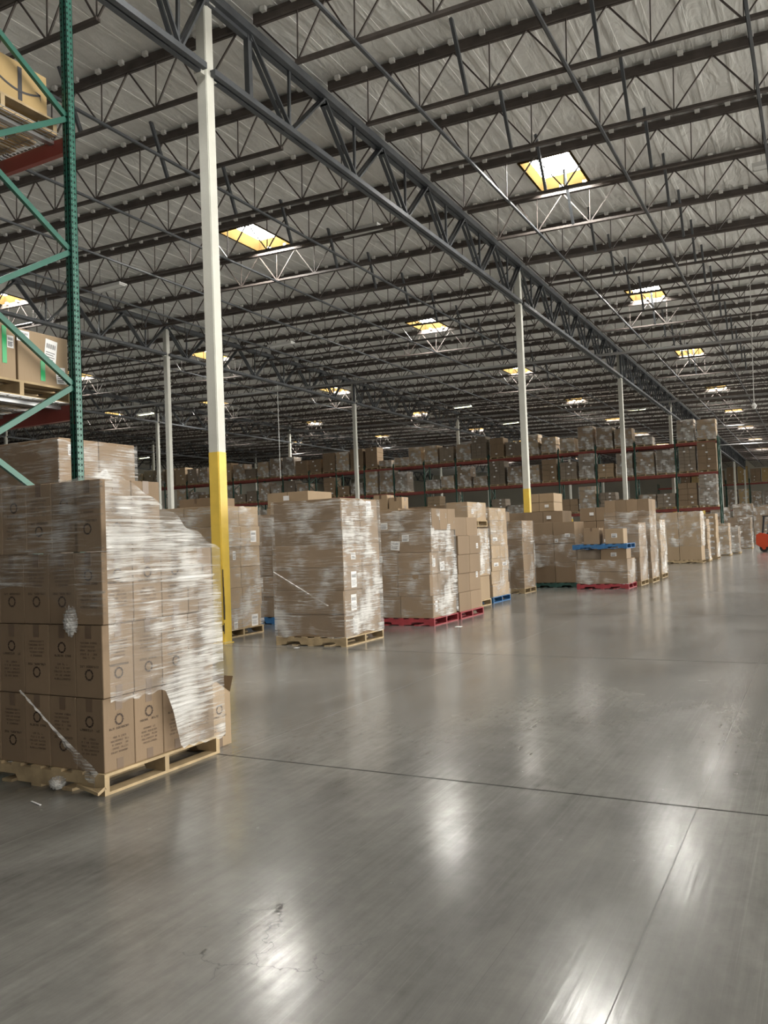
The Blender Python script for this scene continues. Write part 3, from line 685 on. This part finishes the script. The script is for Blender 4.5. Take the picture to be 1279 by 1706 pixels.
stack('the tallest middle stack', -4.34, 24.70, 1.28, 1.1, 4, 2, 5, 2.46, m='kraft', film='film', fz=(.15, 2.1), amp=.012, rowh=[.46, .46, .46, .46, .485])
stack('the last stack of the middle group', -4.43, 26.9, 1.1, 1.1, 2, 2, 5, 1.86, film='filmw', amp=.014, m='kraft2')
back_load('wide brown carton load behind the green-pallet stack', -6.85, 24.6, 1.3, 1.1, 2.06, 'kraft', False)
back_load('brown carton load in the back row before the third column', -5.75, 26.6, 1.15, 1.1, 2.16, 'kraft', False)
back_load('brown carton load in the back row left of the second column base', -8.1, 24.8, 1.2, 1.1, 2.14, 'kraft', False)
back_load('brown carton load right below the yellow base of the second column', -7.95, 21.9, 1.1, 1.1, 2.08, 'kraft', False)
back_load('tall pale carton pile rising right of the second column', -7.9, 27.4, 1.1, 1.1, 2.78, 'kraft2', False)
back_load('pale carton load showing over the top of the red-pallet stack', -8.1, 16.0, 1.3, 1.1, 2.08, 'kraft2', False)
add_carton(-8.25, 16.3, 2.22, .32, .32, .26, 'kraft2', 'small pale carton on top of the stack showing over the red-pallet stack', 'small loose cartons on top', True)
add_carton(-8.62, 16.3, 2.22, .34, .34, .33, 'kraft2', 'taller pale carton left of the small one over the red-pallet stack', 'small loose cartons on top', True)
back_load('brown carton load behind the small lifted load', -7.75, 18.2, 1.3, 1.1, 2.24, 'kraft', False)
back_load('brown carton load farthest left behind the nearest column', -10.2, 12.6, 1.3, 1.1, 2.06, 'kraft', False)
stack('the wrapped stack behind green post', -7.09, 6.05, 1.25, 1.10, 1, 2, 5, 2.78, film='film', amp=.008, labels=[LB(4, 0, 0, 'r', -.1, .4, .1, .12), LB(4, 0, 1, 'r', -.2, .12, .16, .16, .6)])
stack('the wrapped stack right of green post', -9.0, 7.95, 1.2, 1.0, 1, 2, 5, 2.95, film='filmw', amp=.02, m='kraft2', labels=[LB(4, 0, 1, 'r', 0, .3, .16, .14)])
# far right group beside the aisle
stack('the far wrapped crate stack', -4.55, 38.1, 1.85, 1.2, 2, 2, 3, 2.27, m='kraft2', film='filmw', fz=(.75, 2.27), amp=.03, rowh=[.65, .74, .745])
back_load('narrow pale load just behind the wrapped crate stack', -4.42, 39.6, 1.3, 1.1, 1.76, 'kraft2', True)
stack('the far white-labelled stack', -4.35, 42.2, 1.45, 1.15, 2, 2, 7, 2.20, m='kraft2', film='filmw', fz=(.12, .8), amp=.02, labels=[LB(r, i, 0, 'f', q*.16, .12, .2, .09) for r in range(7) for i in (0, 1) for q in (-1, 1)])
back_load('low film-wrapped load on the floor well before the forklift', -4.15, 46.5, 1.2, 1.2, 1.56, 'kraft2', True)
back_load('small grey-brown load on the floor just left of the forklift', -3.95, 50.0, 1.0, 1.2, 1.41, 'greybox', True)
back_load('tall brown load behind the wrapped crate stack, left side', -6.9, 39.0, 1.4, 1.2, 2.46, 'kraft', True)
for i, (x, y, zt) in enumerate(((-5.6, 60, 2.0), (-4.0, 60.5, 2.1), (-6.3, 72, 3.1), (-4.6, 72, 3.3), (-2.9, 72, 3.0), (-1.2, 72, 3.1), (-4.9, 84, 3.2), (-3.2, 84, 3.4))):
    back_load('%s of the tall film-covered loads beyond the forklift, counted from the left' % ORD[i], x, y, 1.5, 1.3, zt-.14, 'kraft', True)

# ------------------------------------------------------------------ near rack at the left edge
RX, RY = -5.50, 4.96
nr = empty('pallet_rack', (RX, RY, 0)); tag(nr, 'near green and red pallet rack at the left edge of the view', 'pallet rack')
def post(h, m='green'):
    mb = MB(); mb.box(-.075, 0, -.004, 0, 0, h); mb.box(-.004, 0, -.07, 0, 0, h); mb.box(-.075, -.071, -.07, 0, 0, h); mb.box(-.02, 0, -.07, -.066, 0, h); mb.box(-.075, -.055, -.07, -.066, 0, h); mb.box(-.043, -.032, -.074, -.070, 0, h)
    return mb
def holes(h):
    mb = MB(); z = .1
    while z < h:
        for x in (-.060, -.015):
            mb.box(x-.006, x+.006, -.0705, -.069, z-.008, z+.008)
        for y in (-.055, -.022): mb.box(.0, .0012, y-.006, y+.006, z-.009, z+.009)
        z += .0508
    return mb
def punched_dots(h):
    mb = MB(); z = .125
    while z < h:
        mb.box(.0, .0018, -.041, -.037, z-.004, z+.004); z += .0508
    return mb
for (px, py, nm) in ((0, 0, 'rear'), (0, -1.0, 'front'), (-2.72, 0, 'rear'), (-2.72, -1.0, 'front')):
    o = obj('upright_post', post(7.4).mesh('upright_post', M['green']), nr, (px, py, 0))
    if px == 0 and py == 0:
        h_ = obj('punched_holes', holes(7.3).mesh('punched_holes', M['hole']), o); h_['kind'] = 'stuff'
        h_ = obj('hole_light_dots', punched_dots(5.6).mesh('hole_light_dots', M['rivet']), o); h_['kind'] = 'stuff'  # pale dots painted as light showing through the punched holes
for px in (0, -2.72):
    k = 0; zr = .64-1.16
    while zr < 7:
        z0, z1, z2 = zr, zr+.58, zr+1.16
        for (a, b) in (((-.037, -.05, z0), (-.037, -.98, z1)), ((-.037, -.98, z1), (-.037, -.05, z2))):
            if min(a[2], b[2]) < 0: continue
            obj('frame_brace', MB().bar(a, b, .045, .032, (1, 0, 0)).mesh('frame_brace', M['green']), nr, (px, 0, 0))
        zr += 1.16
for z in (2.74, 5.06):
    for y in (-.03, -1.03):
        o = obj('beam', MB().box(-2.69, -.075, y-.025, y+.025, z-.065, z+.065).box(-2.69, -.075, y-.012, y-.0, z+.065, z+.075).mesh('beam', M['red']), nr)
        obj('end_plate', MB().box(-.078, -.070, y-.03, y+.03, z-.1, z+.1).mesh('end_plate', M['red']), o)
    for k in range(4): obj('deck_support', MB().box(-2.5+k*.75, -2.45+k*.75, -.98, -.05, z+.035, z+.065).mesh('deck_support', M['wire']), nr)
    wd = MB()
    for k in range(53): wd.box(-2.68+k*.05, -2.676+k*.05, -1.0, -.03, z+.068, z+.073)
    for k in range(9): wd.box(-2.68, -.08, -1.0+k*.118, -.996+k*.118, z+.066, z+.07)
    obj('wire_deck', wd.mesh('wire_deck', M['wire']), nr)
def load_near(zb, zt, y0, y1, which):
    pallet(-5.62, y0+.01, 1.15, y1-y0, zb, 'wood', 'bare wooden pallet on the %s shelf of the near green rack' % which)
zl = 2.74+.075
load_near(zl, 3.38, 3.94, 4.95, 'lower')
c1 = add_carton(-6.1, 4.69, zl+.135, .92, .50, .43, 'kraft2', 'taped carton with two white labels at the right end of the lower near-rack shelf', 'cartons on the near rack', False, None, [('r', .07, .29, .12, .20, -.12), ('r', .17, .10, .10, .14, .1), ('r', -.20, .37, .12, .09, 0)])
obj('green_tape', MB().box(.461, .4635, -.035, .01, .03, .20).mesh('green_tape', M['gtape']), c1)['label'] = 'green tape strip'
c2 = add_carton(-6.1, 4.17, zl+.135, .92, .50, .45, 'kraft2', 'carton with long green tape on the lower near-rack shelf', 'cartons on the near rack', False, None, [('r', .20, .30, .06, .10, 0)])
obj('green_tape', MB().box(.461, .4635, .125, .165, .12, .42).mesh('green_tape', M['gtape']), c2)['label'] = 'long green tape strip'
zl = 5.06+.075
load_near(zl, 5.6, 3.80, 4.86, 'upper')
c3 = add_carton(-6.1, 4.28, zl+.135, .92, 1.02, .34, 'kraft3', 'pale carton with a curved arrow mark and dark tape on the upper near-rack shelf', 'cartons on the near rack')
mk = MB(); mk.box(.461, .463, .22, .26, 0.02, .30)
obj('dark_tape', mk.mesh('dark_tape', M['bar']), c3)
ar = MB(); pr = None
for k in range(13):
    t = k/12; y = .02+.42*t; z = .17-.075*math.sin(math.pi*(t*.8+.1))
    if pr: ar.quad((.4645, pr[0], pr[1]-.008), (.4645, y, z-.008), (.4645, y, z+.010), (.4645, pr[0], pr[1]+.010))
    pr = (y, z)
ar.quad((.4645, .38, .165), (.4645, .44, .155), (.4645, .445, .085), (.4645, .43, .14))
obj('curved_arrow_mark', ar.mesh('curved_arrow_mark', M['bar']), c3)

# ------------------------------------------------------------------ far rack runs
def rack_run(lab, XR_, YF, nb, pitch, levels, mpost, grp, ztop, step_label):
    r = empty('pallet_rack', (XR_, YF, 0)); tag(r, lab, 'pallet rack')
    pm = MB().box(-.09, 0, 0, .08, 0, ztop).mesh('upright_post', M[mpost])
    br = MB(); z = .3
    while z < ztop-1:
        br.bar((-.04, .06, z), (-.04, 1.05, z+.6), .05, .035, (1, 0, 0)); br.bar((-.04, 1.05, z+.6), (-.04, .06, z+1.2), .05, .035, (1, 0, 0)); z += 1.2
    bm_ = br.mesh('frame_brace', M[mpost])
    be = MB().box(-pitch+.0, -.09, .01, .06, -.11, .07).mesh('beam', M['red'])
    for k in range(nb+1):
        for y in (0, 1.03): obj('upright_post', pm, r, (-k*pitch, y, 0))
        obj('frame_brace', bm_, r, (-k*pitch, 0, 0))
        if k < nb:
            for z in levels:
                for y in (0, 1.03): obj('beam', be, r, (-k*pitch, y, z))
    return r
PIT = 2.6; LV = (2.78, 5.05, 7.03)
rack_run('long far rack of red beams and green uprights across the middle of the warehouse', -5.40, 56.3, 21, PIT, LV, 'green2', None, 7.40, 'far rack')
rnd = random.Random(21)
# right-end bays follow the photograph: (height, style) per slot
over = {(0, 2, 1): (1.30, 'kraft2', 1), (0, 2, 0): (1.45, 'greybox', 1), (1, 2, 1): None, (1, 2, 0): (.45, 'greybox', 1), (2, 2, 1): (1.20, 'kraft', 1), (2, 2, 0): (1.40, 'kraft', 1), (3, 2, 1): (1.60, 'kraft', 1), (3, 2, 0): (.95, 'kraft2', 1),
        (4, 2, 1): (1.10, 'kraft2', 1), (4, 2, 0): (1.35, 'kraft2', 1), (5, 2, 1): (1.0, 'greybox', 0), (5, 2, 0): (1.4, 'kraft', 0), (6, 2, 1): (1.6, 'greybox', 0), (6, 2, 0): (1.2, 'kraft', 1),
        (7, 2, 1): (1.15, 'greybox', 0), (7, 2, 0): (1.3, 'kraft2', 1), (8, 2, 1): (1.3, 'kraft2', 1), (8, 2, 0): (.55, 'kraft2', 1), (9, 2, 1): (.5, 'kraft', 1), (9, 2, 0): (1.6, 'kraft', 0),
        (0, 1, 1): (1.75, 'kraft', 0), (0, 1, 0): (1.6, 'greybox', 0), (0, 0, 1): (2.0, 'greybox', 1), (0, 0, 0): (1.5, 'kraft', 0)}
lvn = ['first', 'second', 'top']
for b in range(21):
    for lv in range(-1, 3):
        for s in (0, 1):
            key = (b, lv, s); zb = 0 if lv < 0 else LV[lv]+.07
            if lv < 0 and b > 6: continue
            if key in over:
                o_ = over[key]
                if o_ is None: continue
                h, st, fm_ = o_
            else:
                if rnd.random() < (.05 if lv == 2 else .08): continue
                h = rnd.choice((1.1, 1.3, 1.5, 1.6, .8)) if lv == 2 else rnd.choice((.7, .9, 1.2, 1.5, 1.7))
                st = rnd.choice(('kraft', 'kraft', 'greybox', 'kraft2', 'greybox')); fm_ = rnd.random() < .6
                if b > 10: h = min(h, 1.5)
            x = -5.40-b*PIT-.09-.62-(1-s)*1.25+rnd.uniform(-.04, .04)
            lab = '%s load, %s level of long far rack, %s bay from right end, %s slot' % ({'kraft': 'brown', 'kraft2': 'pale brown', 'greybox': 'grey-brown', 'kraft3': 'tan'}[st], lvn[lv] if lv >= 0 else 'floor', ORD[b], 'right' if s else 'left')
            wrapped_load(x, 56.3+.52, zb, 1.08+rnd.choice((0, .1)), 1.1, h, st, fm_, lab, 'wrapped loads on the long far rack')
rack_run('distant rack beyond the end of the aisle at the right', 4.0, 122.0, 8, 3.0, (3.8, 7.3), 'green2', None, 8.0, 'distant rack')
for b in range(2, 7):
    for lv in range(-1, 2):
        for s in (0, 1):
            zb = 0 if lv < 0 else (3.87, 7.37)[lv]; h = rnd.choice((1.8, 2.2, 2.6))
            wrapped_load(4.0-b*3.0-.8-(1-s)*1.4, 122.5, zb, 1.3, 1.1, h, rnd.choice(('kraft', 'kraft3', 'greybox')), rnd.random() < .5,
                         'load, %s level of distant aisle-end rack, %s bay from left, %s slot' % (['floor', 'middle', 'top'][lv+1], ORD[6-b], 'right' if s else 'left'), 'loads on the distant rack')

# ------------------------------------------------------------------ forklift at the right edge
fk = empty('forklift', (-3.25, 52.0, 0)); tag(fk, 'orange counterbalance forklift cut off by the right edge of the view', 'forklift')
def prof(name, pts, y0, y1, m, par):
    mb = MB(); n = len(pts); mb.v = [(x, y0, z) for x, z in pts]+[(x, y1, z) for x, z in pts]
    mb.f = [tuple(range(n)), tuple(reversed(range(n, 2*n)))]+[(i, n+i, n+(i+1) % n, (i+1) % n) for i in range(n)]; mb.mi = [0]*len(mb.f)
    me = mb.mesh(name, M[m]); bevel(me, .03, 2); return obj(name, me, par)
prof('counterweight', [(0, .45), (.02, 1.0), (.25, 1.12), (.75, .98), (1.0, .75), (2.0, .72), (2.0, .28), (.55, .26), (.3, .22)], 0, 1.1, 'orange', fk)
prof('hood', [(.55, .98), (.6, 1.12), (1.35, 1.10), (1.4, .74), (1.0, .74)], .2, .9, 'dgrey', fk)
prof('seat', [(.65, 1.12), (.6, 1.6), (.72, 1.62), (.85, 1.25), (1.3, 1.24), (1.32, 1.12)], .3, .8, 'lgrey', fk)
for (x, y, r) in ((.42, .12, .24), (.42, .98, .24), (1.75, .1, .32), (1.75, 1.0, .32)):
    bm = bmesh.new(); bmesh.ops.create_cone(bm, cap_ends=True, segments=28, radius1=r, radius2=r, depth=.2)
    bmesh.ops.rotate(bm, verts=bm.verts, matrix=Matrix.Rotation(math.pi/2, 3, 'X')); me = bpy.data.meshes.new('wheel'); bm.to_mesh(me); bm.free(); bevel(me, .02); me.materials.append(M['black'])
    o = obj('wheel', me, fk, (x, y, r)); obj('hub', MB().tube([(0, -.105, 0), (0, .105, 0)], r*.45, 12).mesh('hub', M['orange']), o)
for (x, y) in ((.35, .12), (.35, .98), (1.75, .12), (1.75, .98)): obj('guard_post', MB().bar((x, y, 1.0), (x+(.12 if x < 1 else -.2), y, 2.05), .06).mesh('guard_post', M['dgrey']), fk)
g = MB().box(.4, 1.65, .08, .14, 2.03, 2.09).box(.4, 1.65, .96, 1.02, 2.03, 2.09)
for k in range(7): g.box(.4+k*.2, .44+k*.2, .08, 1.02, 2.04, 2.08)
obj('overhead_guard', g.mesh('overhead_guard', M['dgrey']), fk)
ms = MB().box(2.05, 2.15, .2, .3, .1, 2.1).box(2.05, 2.15, .8, .9, .1, 2.1).box(2.05, 2.12, .3, .8, 2.0, 2.1).box(2.05, 2.12, .3, .8, .9, 1.0)
obj('mast', ms.mesh('mast', M['dgrey']), fk)
for y in (.3, .7): obj('fork', MB().box(2.16, 3.2, y, y+.12, .08, .12).box(2.16, 2.2, y, y+.12, .08, .6).mesh('fork', M['dgrey']), fk)
obj('steering_column', MB().bar((1.5, .55, .75), (1.35, .55, 1.3), .05).tube([(1.33, .55, 1.28), (1.32, .55, 1.31)], .17, 16).mesh('steering_column', M['black']), fk)
obj('side_lettering', (lambda mb: (glyph_line(mb, Vector((1.0, -.012, .5)), Vector((1, 0, 0)), Vector((0, 0, 1)), -.5, .3, 0, .1, random.Random(2)), mb)[1])(MB()).mesh('side_lettering', M['bar']), fk)
